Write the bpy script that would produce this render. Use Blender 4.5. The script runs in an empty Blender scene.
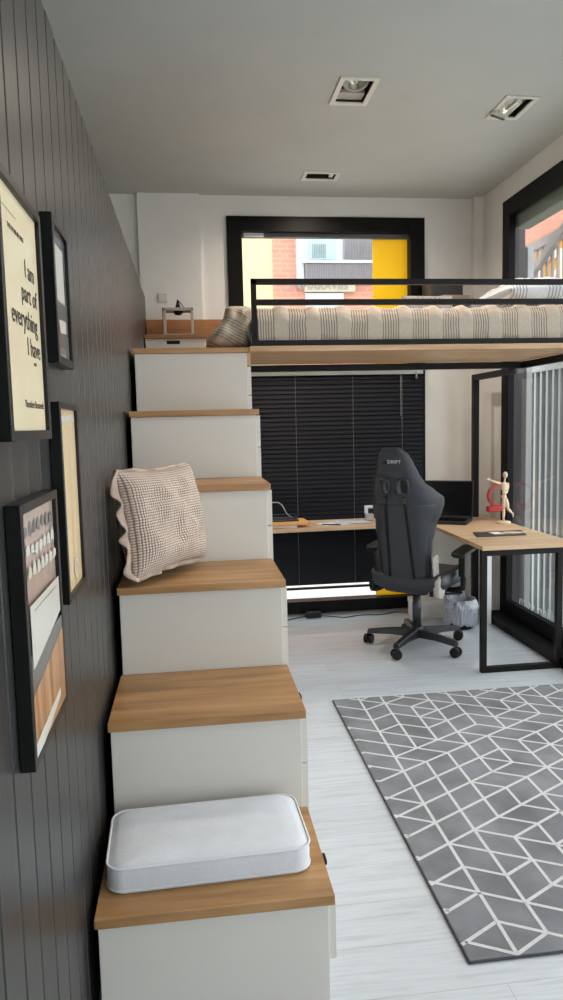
import bpy, bmesh, math, random
from mathutils import Vector, Matrix, noise
random.seed(7)
C = bpy.context.scene.collection
PI = math.pi

# ------------------------------------------------------------------ materials
class NT:
    def __init__(s, name):
        s.m = bpy.data.materials.new(name); s.m.use_nodes = True
        s.t = s.m.node_tree; s.b = s.t.nodes['Principled BSDF']; s.out = s.t.nodes['Material Output']
    def n(s, typ, **kw):
        x = s.t.nodes.new(typ)
        for k, v in kw.items():
            if k.startswith('i_'): x.inputs[k[2:].replace('_', ' ')].default_value = v
            else: setattr(x, k, v)
        return x
    def l(s, a, b): s.t.links.new(a, b)
    def math(s, op, a, b=None, c=None):
        x = s.n('ShaderNodeMath', operation=op)
        for i, v in enumerate((a, b, c)):
            if v is None: continue
            if isinstance(v, (int, float)): x.inputs[i].default_value = v
            else: s.l(v, x.inputs[i])
        return x.outputs[0]
    def mix(s, fac, a, b, mode='MIX'):
        x = s.n('ShaderNodeMix', data_type='RGBA', blend_type=mode)
        for i, v in ((0, fac), (6, a), (7, b)):
            if isinstance(v, (int, float)): x.inputs[i].default_value = v
            elif isinstance(v, tuple): x.inputs[i].default_value = v
            else: s.l(v, x.inputs[i])
        return x.outputs[2]
    def coord(s, kind='Object', scale=(1, 1, 1), rot=(0, 0, 0)):
        tc = s.n('ShaderNodeTexCoord'); mp = s.n('ShaderNodeMapping')
        mp.inputs['Scale'].default_value = scale; mp.inputs['Rotation'].default_value = rot
        s.l(tc.outputs[kind], mp.inputs[0]); return mp.outputs[0]
    def noise(s, vec, scale, detail=3, rough=.5):
        x = s.n('ShaderNodeTexNoise'); x.inputs['Scale'].default_value = scale
        x.inputs['Detail'].default_value = detail; x.inputs['Roughness'].default_value = rough
        s.l(vec, x.inputs['Vector']); return x.outputs['Fac']
    def ramp(s, fac, stops):
        x = s.n('ShaderNodeValToRGB'); e = x.color_ramp.elements
        while len(e) < len(stops): e.new(.5)
        for k, (p, c) in enumerate(stops): e[k].position = p; e[k].color = c
        s.l(fac, x.inputs[0]); return x.outputs[0]
    def bump(s, h, strength=.3, dist=.01):
        x = s.n('ShaderNodeBump'); x.inputs['Strength'].default_value = strength; x.inputs['Distance'].default_value = dist
        s.l(h, x.inputs['Height']); s.l(x.outputs[0], s.b.inputs['Normal'])
    def col(s, c):
        if isinstance(c, tuple): s.b.inputs['Base Color'].default_value = c
        else: s.l(c, s.b.inputs['Base Color'])

def rgb(r, g, b):
    f = lambda v: (v/255/12.92) if v/255 <= .04045 else ((v/255+.055)/1.055)**2.4
    return (f(r), f(g), f(b), 1)

def plain(name, c, rough=.5, metal=0, var=.06, scale=8, bump=0, coat=0, spec=None):
    t = NT(name); v = t.noise(t.coord(), scale, 4)
    d = tuple(x*(1-var) for x in c[:3])+(1,); u = tuple(min(1, x*(1+var)) for x in c[:3])+(1,)
    t.col(t.ramp(v, [(.3, d), (.7, u)]))
    t.b.inputs['Roughness'].default_value = rough; t.b.inputs['Metallic'].default_value = metal
    t.b.inputs['Coat Weight'].default_value = coat
    if spec is not None: t.b.inputs['Specular IOR Level'].default_value = spec
    if bump: t.bump(t.noise(t.coord(), scale*12, 3), bump, .004)
    return t.m

def wood(name, c1, c2, c3, axis=0, rough=.42, k=1.0):
    t = NT(name); sc = [9*k]*3; sc[axis] = .9*k
    v = t.coord(scale=tuple(sc))
    n1 = t.noise(v, 1.6, 5, .6)
    sc2 = [70*k]*3; sc2[axis] = 2.5*k
    n2 = t.noise(t.coord(scale=tuple(sc2)), 1.5, 3, .6)
    big = t.noise(t.coord(scale=(2, 2, 2)), 1.2, 2)
    a = t.ramp(n1, [(.28, c1), (.5, c2), (.72, c3)])
    b = t.ramp(n2, [(.3, (.72, .68, .64, 1)), (.6, (1, 1, 1, 1))])
    t.col(t.mix(.45, a, t.mix(1.0, a, b, 'MULTIPLY')))
    t.b.inputs['Roughness'].default_value = rough
    t.bump(n2, .08, .002)
    return t.m

def floor_mat():
    t = NT('pale_laminate')
    br = t.n('ShaderNodeTexBrick'); br.offset = .37; br.offset_frequency = 2
    t.l(t.coord(), br.inputs['Vector'])
    br.inputs['Color1'].default_value = rgb(208, 214, 222); br.inputs['Color2'].default_value = rgb(200, 206, 214)
    br.inputs['Mortar'].default_value = rgb(176, 181, 188); br.inputs['Scale'].default_value = 1
    br.inputs['Mortar Size'].default_value = .0012; br.inputs['Brick Width'].default_value = 1.25; br.inputs['Row Height'].default_value = .19
    g = t.noise(t.coord(scale=(1.2, 16, 1)), 2.2, 6, .65)
    g2 = t.noise(t.coord(scale=(3, 60, 1)), 2, 4, .6)
    c = t.mix(.55, br.outputs['Color'], t.ramp(g, [(.3, (.62, .615, .61, 1)), (.55, (1, 1, 1, 1)), (.8, (.86, .86, .87, 1))]), 'MULTIPLY')
    c = t.mix(.3, c, t.ramp(g2, [(.35, (.7, .7, .7, 1)), (.6, (1, 1, 1, 1))]), 'MULTIPLY')
    t.col(c); t.b.inputs['Roughness'].default_value = .36
    t.bump(g2, .06, .002)
    return t.m

def board_mat():
    t = NT('dark_painted_boards')
    g = t.noise(t.coord(scale=(30, 30, 1.2)), 2, 5, .6)
    o = t.n('ShaderNodeTexCoord'); sp = t.n('ShaderNodeSeparateXYZ'); t.l(o.outputs['Object'], sp.inputs[0])
    cell = t.math('FLOOR', t.math('DIVIDE', sp.outputs[1], .113))
    wn = t.n('ShaderNodeTexWhiteNoise', noise_dimensions='1D'); t.l(cell, wn.inputs['W'])
    c = t.ramp(g, [(.3, rgb(40, 39, 40)), (.7, rgb(56, 55, 54))])
    t.col(t.mix(.3, c, t.ramp(wn.outputs[0], [(0, (.7, .7, .7, 1)), (1, (1, 1, 1, 1))]), 'MULTIPLY'))
    t.b.inputs['Roughness'].default_value = .33; t.bump(g, .25, .002)
    t.b.inputs['Specular IOR Level'].default_value = .45
    return t.m

def stripe_fabric(name, base, line, axis=0, period=.167, frac=.55, pitch=.0139, rough=.9):
    t = NT(name); tc = t.n('ShaderNodeTexCoord'); sp = t.n('ShaderNodeSeparateXYZ'); t.l(tc.outputs['UV'], sp.inputs[0])
    x = sp.outputs[axis]
    grp = t.math('LESS_THAN', t.math('FRACT', t.math('DIVIDE', x, period)), frac)
    ln = t.math('LESS_THAN', t.math('FRACT', t.math('DIVIDE', x, pitch)), .38)
    f = t.math('MULTIPLY', grp, ln)
    nz = t.noise(t.coord(), 60, 3)
    b = t.ramp(nz, [(.3, tuple(v*.9 for v in base[:3])+(1,)), (.7, base)])
    t.col(t.mix(t.math('MULTIPLY', f, .75), b, line)); t.b.inputs['Roughness'].default_value = rough
    h = t.math('SUBTRACT', t.math('MULTIPLY', nz, .4), t.math('MULTIPLY', f, .8)); t.bump(h, .4, .004)
    t.b.inputs['Sheen Weight'].default_value = .2
    return t.m

def waffle(name, c1, c2, n=42):
    t = NT(name); tc = t.n('ShaderNodeTexCoord'); sp = t.n('ShaderNodeSeparateXYZ'); t.l(tc.outputs['UV'], sp.inputs[0])
    a = t.math('ABSOLUTE', t.math('SINE', t.math('MULTIPLY', sp.outputs[0], n*PI)))
    b = t.math('ABSOLUTE', t.math('SINE', t.math('MULTIPLY', sp.outputs[1], n*.8*PI)))
    h = t.math('MULTIPLY', a, b)
    t.col(t.ramp(h, [(.12, c1), (.5, c2)])); t.b.inputs['Roughness'].default_value = .95
    t.bump(h, .7, .006); t.b.inputs['Sheen Weight'].default_value = .2
    return t.m

def glass_mat(name='window_glass', tint=(.97, .99, .98, 1)):
    t = NT(name); tr = t.n('ShaderNodeBsdfTransparent'); tr.inputs[0].default_value = tint
    gl = t.n('ShaderNodeBsdfGlossy'); gl.inputs['Roughness'].default_value = .01
    lw = t.n('ShaderNodeLayerWeight'); lw.inputs[0].default_value = .5
    fr = t.math('ADD', .03, t.math('MULTIPLY', .9, t.math('POWER', lw.outputs['Facing'], 4.5)))
    mx = t.n('ShaderNodeMixShader'); t.l(fr, mx.inputs[0]); t.l(tr.outputs[0], mx.inputs[1]); t.l(gl.outputs[0], mx.inputs[2])
    t.l(mx.outputs[0], t.out.inputs[0]); return t.m

def film_mat(name, c, tr_amt):
    t = NT(name); tr = t.n('ShaderNodeBsdfTranslucent'); tr.inputs[0].default_value = c
    t.col(c); t.b.inputs['Roughness'].default_value = .4
    mx = t.n('ShaderNodeMixShader'); mx.inputs[0].default_value = tr_amt
    t.l(t.b.outputs[0], mx.inputs[1]); t.l(tr.outputs[0], mx.inputs[2]); t.l(mx.outputs[0], t.out.inputs[0]); return t.m

M = {}
M['ceiling'] = plain('grey_ceiling_paint', rgb(188, 190, 186), .8, var=.03, scale=3)
M['wall'] = plain('white_wall_paint', rgb(228, 224, 219), .8, var=.03, scale=4, bump=.05)
M['floor'] = floor_mat()
M['boards'] = board_mat()
M['black'] = plain('black_metal', rgb(18, 17, 17), .5, 0, scale=20, spec=.25)
M['tube'] = plain('black_steel_tube', rgb(24, 20, 21), .5, 0, scale=20, spec=.2)
M['frame_black'] = plain('black_window_frame', rgb(12, 10, 11), .5, scale=10, spec=.15)
M['pframe'] = plain('black_picture_frame', rgb(14, 14, 14), .35, scale=20, spec=.35)
M['oak'] = wood('oak_laminate', rgb(134, 95, 56), rgb(170, 128, 82), rgb(194, 154, 106), 0)
M['oak_edge'] = wood('oak_edge_band', rgb(132, 92, 56), rgb(150, 108, 68), rgb(164, 122, 80), 0)
M['deck'] = wood('pale_oak_deck', rgb(172, 134, 98), rgb(198, 160, 122), rgb(214, 180, 144), 0)
M['desk'] = wood('beech_desktop', rgb(188, 152, 116), rgb(208, 174, 138), rgb(220, 190, 156), 0)
M['osb'] = wood('reddish_board', rgb(142, 90, 52), rgb(170, 116, 70), rgb(186, 134, 86), 0, k=1.6)
M['white'] = plain('white_lacquer', rgb(210, 205, 198), .45, var=.015, scale=3)
M['white2'] = plain('white_panel', rgb(226, 226, 226), .5, var=.02)
M['cush'] = plain('white_cotton', rgb(216, 220, 228), .9, var=.04, scale=14, bump=.25)
M['pipe'] = plain('white_piping', rgb(214, 217, 220), .8, var=.02)
M['waffle'] = waffle('beige_waffle_knit', rgb(140, 116, 104), rgb(222, 204, 190), 50)
M['ruffle'] = plain('beige_ruffle', rgb(186, 166, 152), .95, var=.08, scale=60, bump=.3)
M['duvet'] = stripe_fabric('striped_duvet', rgb(196, 182, 166), rgb(84, 76, 70))
M['pillow_stripe'] = stripe_fabric('striped_pillow', rgb(206, 192, 174), rgb(128, 116, 106), axis=1, period=.17, frac=.8, pitch=.017)
M['pillow_white'] = stripe_fabric('blue_striped_pillow', rgb(226, 228, 230), rgb(120, 134, 150), axis=0, period=.24, frac=.5, pitch=.02)
M['mattress'] = plain('mattress_cloth', rgb(180, 170, 160), .9)
M['greycloth'] = plain('grey_cloth', rgb(150, 147, 145), .95, var=.15, scale=60, bump=.3)
M['rug'] = plain('grey_rug_pile', rgb(120, 122, 128), .98, var=.3, scale=5, bump=.4)
M['rugline'] = plain('white_rug_line', rgb(205, 206, 210), .98, var=.06, scale=60, bump=.4)
M['rugedge'] = plain('rug_edge', rgb(78, 80, 84), .98, var=.1, scale=60)
M['blind'] = plain('dark_blind_slat', rgb(11, 13, 24), .45, scale=20, spec=.22)
M['cord'] = plain('white_cord', rgb(140, 138, 136), .7)
M['alu'] = plain('brushed_aluminium', rgb(170, 168, 160), .35, .8)
M['leather'] = plain('dark_chair_leather', rgb(42, 45, 53), .42, var=.08, scale=30, bump=.12)
M['leather2'] = plain('chair_back_panel', rgb(46, 48, 55), .5, var=.05, scale=40, bump=.15)
M['plastic'] = plain('black_plastic', rgb(20, 20, 22), .4, spec=.3)
M['dgrey'] = plain('dark_grey_metal', rgb(62, 63, 67), .35, .5)
M['lgrey'] = plain('light_grey_plastic', rgb(176, 170, 163), .45)
M['nylon'] = plain('base_metal', rgb(44, 46, 52), .3, .3)
M['screen'] = plain('laptop_screen', rgb(14, 14, 16), .18)
M['keys'] = plain('laptop_keys', rgb(30, 31, 34), .45)
M['mann'] = plain('pale_mannequin_wood', rgb(226, 200, 172), .5, var=.06, scale=40)
M['red'] = plain('red_plastic', rgb(176, 36, 40), .4)
M['paper'] = plain('white_paper', rgb(222, 224, 228), .8, var=.03)
M['bluepaper'] = plain('pale_blue_paper', rgb(186, 196, 212), .8, var=.08, scale=30)
M['ink'] = plain('dark_ink', rgb(52, 44, 40), .8)
M['orangefolder'] = plain('orange_folder', rgb(216, 160, 92), .7)
M['carton'] = plain('white_carton', rgb(218, 210, 202), .8)
M['cream'] = plain('cream_print', rgb(212, 198, 166), .55, var=.04, scale=6, coat=.15)
M['sand'] = wood('sand_print', rgb(190, 160, 118), rgb(214, 188, 146), rgb(226, 204, 166), 2, rough=.25)
M['greyprint'] = plain('grey_print', rgb(120, 120, 122), .15, var=.3, scale=14, coat=.6)
M['pinkprint'] = plain('pink_print', rgb(176, 156, 146), .3, var=.15, scale=20, coat=.5)
M['whiteprint'] = plain('white_print', rgb(214, 212, 204), .3, var=.04, coat=.5)
M['brownprint'] = wood('brown_print', rgb(120, 82, 54), rgb(170, 124, 86), rgb(206, 170, 136), 2, rough=.3, k=2)
M['slate'] = plain('slate_print', rgb(96, 98, 98), .3, coat=.5)
M['glass'] = glass_mat()
M['yellow'] = film_mat('yellow_film', rgb(255, 224, 40), .5)
M['letters'] = film_mat('white_vinyl', rgb(238, 240, 242), .3)
M['bag'] = None
t = NT('crumpled_bag'); t.col(rgb(176, 180, 190)); t.b.inputs['Roughness'].default_value = .2
t.b.inputs['Metallic'].default_value = .35; t.bump(t.noise(t.coord(), 60, 5, .7), .8, .01); M['bag'] = t.m
M['bulb'] = plain('lamp_reflector', rgb(206, 204, 186), .22, .7, var=.3, scale=60)
M['fixture'] = plain('fixture_frame', rgb(216, 214, 204), .4)
M['fixdark'] = plain('fixture_inside', rgb(44, 42, 40), .5)
M['shelfdark'] = plain('dark_brown_shelf', rgb(60, 52, 52), .5)
M['book'] = plain('beige_book_cover', rgb(160, 138, 114), .6)
M['book2'] = plain('brown_book_cover', rgb(120, 98, 80), .6)
# outside
M['render_cream'] = plain('cream_facade', rgb(214, 196, 154), .9, var=.03)
M['brickwall'] = None
t = NT('salmon_brick'); br = t.n('ShaderNodeTexBrick'); t.l(t.coord(rot=(PI/2, 0, 0)), br.inputs['Vector'])
br.inputs['Color1'].default_value = rgb(206, 144, 124); br.inputs['Color2'].default_value = rgb(198, 134, 112)
br.inputs['Mortar'].default_value = rgb(206, 156, 138); br.inputs['Scale'].default_value = 1
br.inputs['Brick Width'].default_value = .28; br.inputs['Row Height'].default_value = .09; br.inputs['Mortar Size'].default_value = .012
t.col(br.outputs[0]); t.b.inputs['Roughness'].default_value = .9; M['brickwall'] = t.m
M['facade'] = plain('white_facade', rgb(196, 200, 203), .85, var=.02)
M['shutter'] = plain('grey_shutter', rgb(140, 134, 138), .7)
M['cyan'] = plain('pale_window', rgb(166, 200, 204), .3)
M['sign'] = plain('sign_cream', rgb(188, 180, 160), .7)
M['signtext'] = plain('sign_letter_grey', rgb(150, 144, 140), .6)
M['ground'] = plain('pale_paving', rgb(222, 222, 222), .85, var=.05, scale=2)
M['fence'] = plain('grey_fence_bar', rgb(176, 178, 180), .5)
M['fenceback'] = plain('dark_fence_board', rgb(52, 54, 58), .7)
M['greywood'] = wood('weathered_wood', rgb(56, 53, 56), rgb(72, 68, 70), rgb(88, 84, 84), 2, rough=.8)
M['railpaint'] = plain('pinkish_grey_rail', rgb(158, 148, 146), .6)
M['darkpave'] = plain('dark_paving', rgb(110, 112, 114), .8, var=.1)
M['ochre'] = plain('ochre_panel', rgb(222, 150, 30), .6)
M['whitesign'] = plain('white_sign_paint', rgb(236, 232, 226), .7)
M['greenbeam'] = plain('green_grey_beam', rgb(108, 116, 100), .6)
M['skyframe'] = plain('grey_box_strip', rgb(92, 90, 90), .6)
M['extwhite'] = plain('white_box_strip', rgb(215, 214, 210), .6)

# ------------------------------------------------------------------ mesh helpers
class MB:
    def __init__(s): s.b = bmesh.new(); s.uv = s.b.loops.layers.uv.new('UVMap')
    def box(s, x0, x1, y0, y1, z0, z1, mi=0, rot=None, mat=None):
        vs = [Vector((x, y, z)) for x in (x0, x1) for y in (y0, y1) for z in (z0, z1)]
        c = Vector(((x0+x1)/2, (y0+y1)/2, (z0+z1)/2))
        if rot is not None: vs = [c+rot@(v-c) for v in vs]
        if mat is not None: vs = [mat@v for v in vs]
        v = [s.b.verts.new(p) for p in vs]
        for f in ((0, 1, 3, 2), (4, 6, 7, 5), (0, 4, 5, 1), (2, 3, 7, 6), (0, 2, 6, 4), (1, 5, 7, 3)):
            fc = s.b.faces.new([v[i] for i in f]); fc.material_index = mi
        return s
    def loft(s, rings, mi=0, cap=True, close=True, smooth=True):
        R = [[s.b.verts.new(p) for p in r] for r in rings]; n = len(R[0])
        for a, b in zip(R, R[1:]):
            for i in range(n if close else n-1):
                j = (i+1) % n
                f = s.b.faces.new((a[i], a[j], b[j], b[i])); f.material_index = mi; f.smooth = smooth
        if cap:
            for r in (R[0][::-1], R[-1]):
                f = s.b.faces.new(r); f.material_index = mi
        return s
    def cone(s, p0, p1, r0, r1=None, n=14, mi=0):
        p0, p1 = Vector(p0), Vector(p1); r1 = r0 if r1 is None else r1
        d = (p1-p0).normalized(); a = d.orthogonal().normalized(); b = d.cross(a)
        rg = lambda p, r: [p+(a*math.cos(2*PI*i/n)+b*math.sin(2*PI*i/n))*r for i in range(n)]
        return s.loft([rg(p0, r0), rg(p1, r1)], mi)
    def tube(s, pts, r, n=8, mi=0, closed=False):
        pts = [Vector(p) for p in pts]; rings = []; m = len(pts); up = None
        for i, p in enumerate(pts):
            if closed: d = pts[(i+1) % m]-pts[i-1]
            else: d = pts[min(i+1, m-1)]-pts[max(i-1, 0)]
            d.normalize()
            if up is None: up = d.orthogonal().normalized()
            up = (up-d*up.dot(d)).normalized(); b = d.cross(up)
            rr = r(i/(m-1)) if callable(r) else r
            rings.append([p+(up*math.cos(2*PI*k/n)+b*math.sin(2*PI*k/n))*rr for k in range(n)])
        if closed: rings.append(rings[0]); return s.loft(rings, mi, cap=False)
        return s.loft(rings, mi)
    def lathe(s, prof, c=(0, 0, 0), n=24, mi=0, cap=True):
        c = Vector(c)
        return s.loft([[c+Vector((r*math.cos(2*PI*i/n), r*math.sin(2*PI*i/n), z)) for i in range(n)] for r, z in prof], mi, cap=cap)
    def ell(s, c, rx, ry, rz, mi=0, n=14, rot=None):
        c = Vector(c); rings = []
        for k in range(1, n):
            a = PI*k/n
            r = [Vector((rx*math.sin(a)*math.cos(2*PI*i/n), ry*math.sin(a)*math.sin(2*PI*i/n), -rz*math.cos(a))) for i in range(n)]
            if rot is not None: r = [rot@v for v in r]
            rings.append([c+v for v in r])
        return s.loft(rings, mi)
    def prism(s, pts, z0, z1, mi=0, mat=None):
        r0 = [Vector((x, y, z0)) for x, y in pts]; r1 = [Vector((x, y, z1)) for x, y in pts]
        if mat is not None: r0 = [mat@v for v in r0]; r1 = [mat@v for v in r1]
        return s.loft([r0, r1], mi, smooth=False)
    def grid(s, fn, nu, nv, mi=0, uvs=(1, 1), smooth=True, skip=None):
        V = [[s.b.verts.new(fn(i/nu, j/nv)) for j in range(nv+1)] for i in range(nu+1)]
        for i in range(nu):
            for j in range(nv):
                if skip and skip((i+.5)/nu, (j+.5)/nv): continue
                f = s.b.faces.new((V[i][j], V[i+1][j], V[i+1][j+1], V[i][j+1])); f.material_index = mi; f.smooth = smooth
                for lp, (a, b) in zip(f.loops, ((i, j), (i+1, j), (i+1, j+1), (i, j+1))): lp[s.uv].uv = (a/nu*uvs[0], b/nv*uvs[1])
        return s
    def build(s, name, mats, parent=None, bevel=0, seg=2, weld=0, recalc=True, at=None):
        if weld: bmesh.ops.remove_doubles(s.b, verts=s.b.verts, dist=weld)
        if recalc: bmesh.ops.recalc_face_normals(s.b, faces=s.b.faces)
        me = bpy.data.meshes.new(name); s.b.to_mesh(me); s.b.free()
        for m in (mats if isinstance(mats, (list, tuple)) else [mats]): me.materials.append(M[m] if isinstance(m, str) else m)
        o = bpy.data.objects.new(name, me); C.objects.link(o)
        if parent is not None:
            o.parent = parent
            if parent.type == 'EMPTY' or at is None: pass
        if bevel:
            b = o.modifiers.new('bevel', 'BEVEL'); b.width = bevel; b.segments = seg; b.limit_method = 'ANGLE'
        return o

def B(*a, **k): return MB().box(*a, **k)
def tag(o, label=None, cat=None, group=None, kind=None):
    if label: o['label'] = label
    if cat: o['category'] = cat
    if group: o['group'] = group
    if kind: o['kind'] = kind
    return o
def thing(name, label, cat, loc=(0, 0, 0), rz=0, group=None):
    o = bpy.data.objects.new(name, None); C.objects.link(o); o.location = loc; o.rotation_euler = (0, 0, rz)
    o.empty_display_size = .05
    return tag(o, label, cat, group)
def struct(o): o['kind'] = 'structure'; return o
def place(o, loc, rz=0):
    o.location = loc; o.rotation_euler = (0, 0, rz); return o
def local(o):
    """move a world-built mesh under its parent's frame"""
    return o
def text_mesh(txt, size, ext=.0005, font_shear=0):
    cu = bpy.data.curves.new('lettering', 'FONT'); cu.body = txt; cu.size = size; cu.extrude = ext; cu.shear = font_shear
    cu.align_x = 'CENTER'; cu.align_y = 'CENTER'; cu.resolution_u = 3
    o = bpy.data.objects.new('lettering', cu); C.objects.link(o)
    bpy.context.view_layer.update()
    me = bpy.data.meshes.new_from_object(o.evaluated_get(bpy.context.evaluated_depsgraph_get()))
    bpy.data.objects.remove(o); bpy.data.curves.remove(cu)
    return me
def add_text(name, txt, size, mat, mtx, parent=None, ext=.0005, sx=1, bold=0):
    me = text_mesh(txt, size, ext); me.transform(Matrix.Scale(sx, 4, (1, 0, 0))); me.transform(mtx)
    me.materials.clear(); me.materials.append(M[mat])
    o = bpy.data.objects.new(name, me); C.objects.link(o); o.parent = parent
    return o
def basis(x, y, z, o):
    return Matrix(((x[0], y[0], z[0], o[0]), (x[1], y[1], z[1], o[1]), (x[2], y[2], z[2], o[2]), (0, 0, 0, 1)))

# ------------------------------------------------------------------ dimensions (metres)
P = -.295; D = 5.565; W = 2.29; H = 3.2; XL = -1.4; YF = -1.6
r = .3155; dd = .4226; y0 = 1.69; xs = .32; xl = -.275

# ------------------------------------------------------------------ room
struct(B(XL-.1, W+.10, YF-.1, D+.2, -.7, 0).build('floor', 'floor'))
c = MB()
holes = [(.80, .995, 3.69, 3.99), (1.72, 1.90, 3.83, 4.11), (.83, 1.075, 5.03, 5.19), (.80, .995, 2.05, 2.35), (.80, .995, .45, .75)]  # last two openings hold the added, unseen ceiling lights
xsn = sorted({XL-.1, W+.06, *[h[0] for h in holes], *[h[1] for h in holes]}); ysn = sorted({YF-.1, D+.2, *[h[2] for h in holes], *[h[3] for h in holes]})
for a, b2 in zip(xsn, xsn[1:]):
    for e, f in zip(ysn, ysn[1:]):
        mx, my = (a+b2)/2, (e+f)/2
        if any(h[0] < mx < h[1] and h[2] < my < h[3] for h in holes): continue
        c.box(a, b2, e, f, H, H+.1)
c.box(XL-.1, W+.06, YF-.1, D+.2, H+.25, H+.3)
struct(c.build('ceiling', 'ceiling', weld=1e-5))
# back wall with the window opening
wx0, wx1, wz0, wz1 = .32, 1.837, .0, 3.05
b = MB().box(XL-.1, wx0, D, D+.2, 0, H).box(wx1, W+.06, D, D+.2, 0, H).box(wx0, wx1, D, D+.2, wz1, H)
struct(b.build('wall_back', 'wall'))
struct(B(P-.03, .125, D-.035, D, 0, H).build('trim_1', 'wall'))
struct(B(2.215, W, D-.06, D, 0, H).build('trim_2', 'wall'))
# right wall: storefront glazing from y=-2.3 to y=5.13
ry0, ry1 = -1.5, 5.13
b = MB().box(W, W+.06, ry1, D, 0, H).box(W, W+.06, YF-.1, ry0, 0, H).box(W, W+.06, ry0, ry1, 3.045, H)
struct(b.build('wall_right', 'wall'))
struct(B(XL-.1, XL, YF, D, 0, H).build('wall_far_left', 'wall'))
b = MB().box(XL, .5, YF-.1, YF, 0, H).box(2.2, W, YF-.1, YF, 0, H).box(.5, 2.2, YF-.1, YF, 2.9, H)
struct(b.build('wall_front', 'wall'))
# boarded partition: tongue-and-groove boards
b = MB(); b.box(P-.06, P-.014, YF+.3, D, 0, 2.46)
y = -1.243; k = 0
while y < D-.001:
    w_ = .113; y1 = min(y+w_, D)
    t0 = .004
    g = .0038 if k % 2 else .002
    pts = [(P-.016, y+g), (P-t0, y+g), (P, y+g+.003), (P, y1-g-.003), (P-t0, y1-g), (P-.016, y1-g)]
    b.prism(pts, 0, 2.455+random.uniform(-.004, .004)); y = y1; k += 1
    if w_ > .1 and k % 3 == 0: pass
struct(b.build('wall_left', 'boards'))

# window 1 (back)
def window_ring(x0, x1, z0, z1, fw, y0_, y1_):
    return MB().box(x0, x0+fw, y0_, y1_, z0, z1).box(x1-fw, x1, y0_, y1_, z0, z1).box(x0+fw, x1-fw, y0_, y1_, z0, z0+fw*.85).box(x0+fw, x1-fw, y0_, y1_, z1-fw, z1)
w1 = thing('window_1', None, None); struct(w1)
window_ring(.32, 1.837, 0.012, 3.05, .112, D-.02, D+.1).build('window_frame', 'frame_black', w1, bevel=.003)
B(.432, 1.725, D+.02, D+.09, 1.86, 1.95).build('transom', 'frame_black', w1)
B(.432, 1.725, D+.058, D+.064, .10, 2.94).build('pane', 'glass', w1)
B(.432, 1.725, D+.03, D+.055, 2.905, 2.94).build('head_strip', 'skyframe', w1)
B(.45, .60, D+.024, D+.03, 2.908, 2.938).build('head_strip', 'extwhite', w1)
o = tag(B(1.447, 1.722, D+.066, D+.069, .10, 2.925).build('yellow_window_film', 'yellow'),
        'yellow vertical film strip on the right side of the back window glass', 'window film')
# window 2 (right storefront)
w2 = thing('window_2', None, None); struct(w2)
b = MB(); gx0, gx1 = W-.015, W+.035
b.box(gx0, gx1, ry1-.11, ry1, .0, 3.045).box(gx0, gx1, ry0, ry0+.11, 0, 3.045).box(gx0, gx1, ry0+.11, ry1-.11, 2.93, 3.045).box(gx0, gx1, ry0+.11, ry1-.11, 0.07, .17)
for my in (2.9, .9): b.box(gx0, gx1, my-.04, my+.04, .17, 2.93)
b.build('window_frame', 'frame_black', w2, bevel=.003)
B(2.165, W+.1, ry0, ry1+.0, 0, .07).build('sill', 'frame_black', w2, bevel=.004)
B(W+.02, W+.025, ry0+.11, ry1-.11, .17, 2.93).build('pane', 'glass', w2)
# window 3: added behind the camera, out of view, to brighten the room
w3 = thing('added_window', None, None); struct(w3)
b = MB()
for x_ in (.5, 1.32, 2.14): b.box(x_, x_+.06, YF-.08, YF-.02, 0, 2.9)
b.box(.5, 2.2, YF-.08, YF-.02, 0, .08).box(.5, 2.2, YF-.08, YF-.02, 2.84, 2.9)
b.build('window_frame', 'frame_black', w3)
B(.52, 2.18, YF-.055, YF-.05, .05, 2.86).build('pane', 'glass', w3)

# mirrored shop lettering on the right pane (reads from the street)
X0 = W+.028
m = basis((0, 1, 0), (0, 0, 1), (1, 0, 0), (X0, 4.52, .2))
tag(add_text('window_lettering', 'mobiliari.com', .105, 'letters', m, sx=1.3), 'white lettering mobiliari.com on the lower right window glass, reversed from inside', 'lettering')

# blind hung over the lower back window
bl = thing('venetian_blind', 'dark venetian blind lowered over the back window below the loft bed', 'blind', (1.07, 5.5, 0))
def off(b, o): b.b.verts.ensure_lookup_table(); bmesh.ops.translate(b.b, verts=b.b.verts, vec=-Vector(o)); return b
BO = (1.07, 5.5, 0)
off(B(.33, 1.80, 5.48, 5.53, 1.868, 1.905), BO).build('head_rail', 'alu', bl, bevel=.003)
b = MB(); z = 1.855
while z > .245:
    R_ = Matrix.Rotation(math.radians(70), 3, 'X')
    b.box(.33, 1.80, 5.505-.0185, 5.505+.0185, z-.0006, z+.0006, rot=R_); z -= .0345
off(b, BO).build('slats', 'blind', bl)
off(B(.33, 1.80, 5.49, 5.52, .215, .232), BO).build('bottom_rail', 'blind', bl, bevel=.003)
for x_ in (.80, 1.245):
    b = MB().cone((x_, 5.489, 1.87), (x_, 5.489, .23), .0008, n=5)
    for k in range(66): b.ell((x_, 5.487, .25+k*.0245), .0022, .0022, .004, n=5)
    off(b, BO).build('ladder_cord', 'cord', bl)
b = MB()
for x_, z0_ in ((1.62, 1.55), (1.63, 1.2)): b.cone((x_, 5.485, 1.86), (x_, 5.485, z0_), .0014, n=5)
for k in range(16): b.ell((1.62, 5.485, 1.55+k*.02), .003, .003, .005, n=5)
b.cone((1.745, 5.478, 1.885), (1.745, 5.478, 1.83), .008, n=8)
off(b, BO).build('pull_cord', 'cord', bl)

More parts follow.
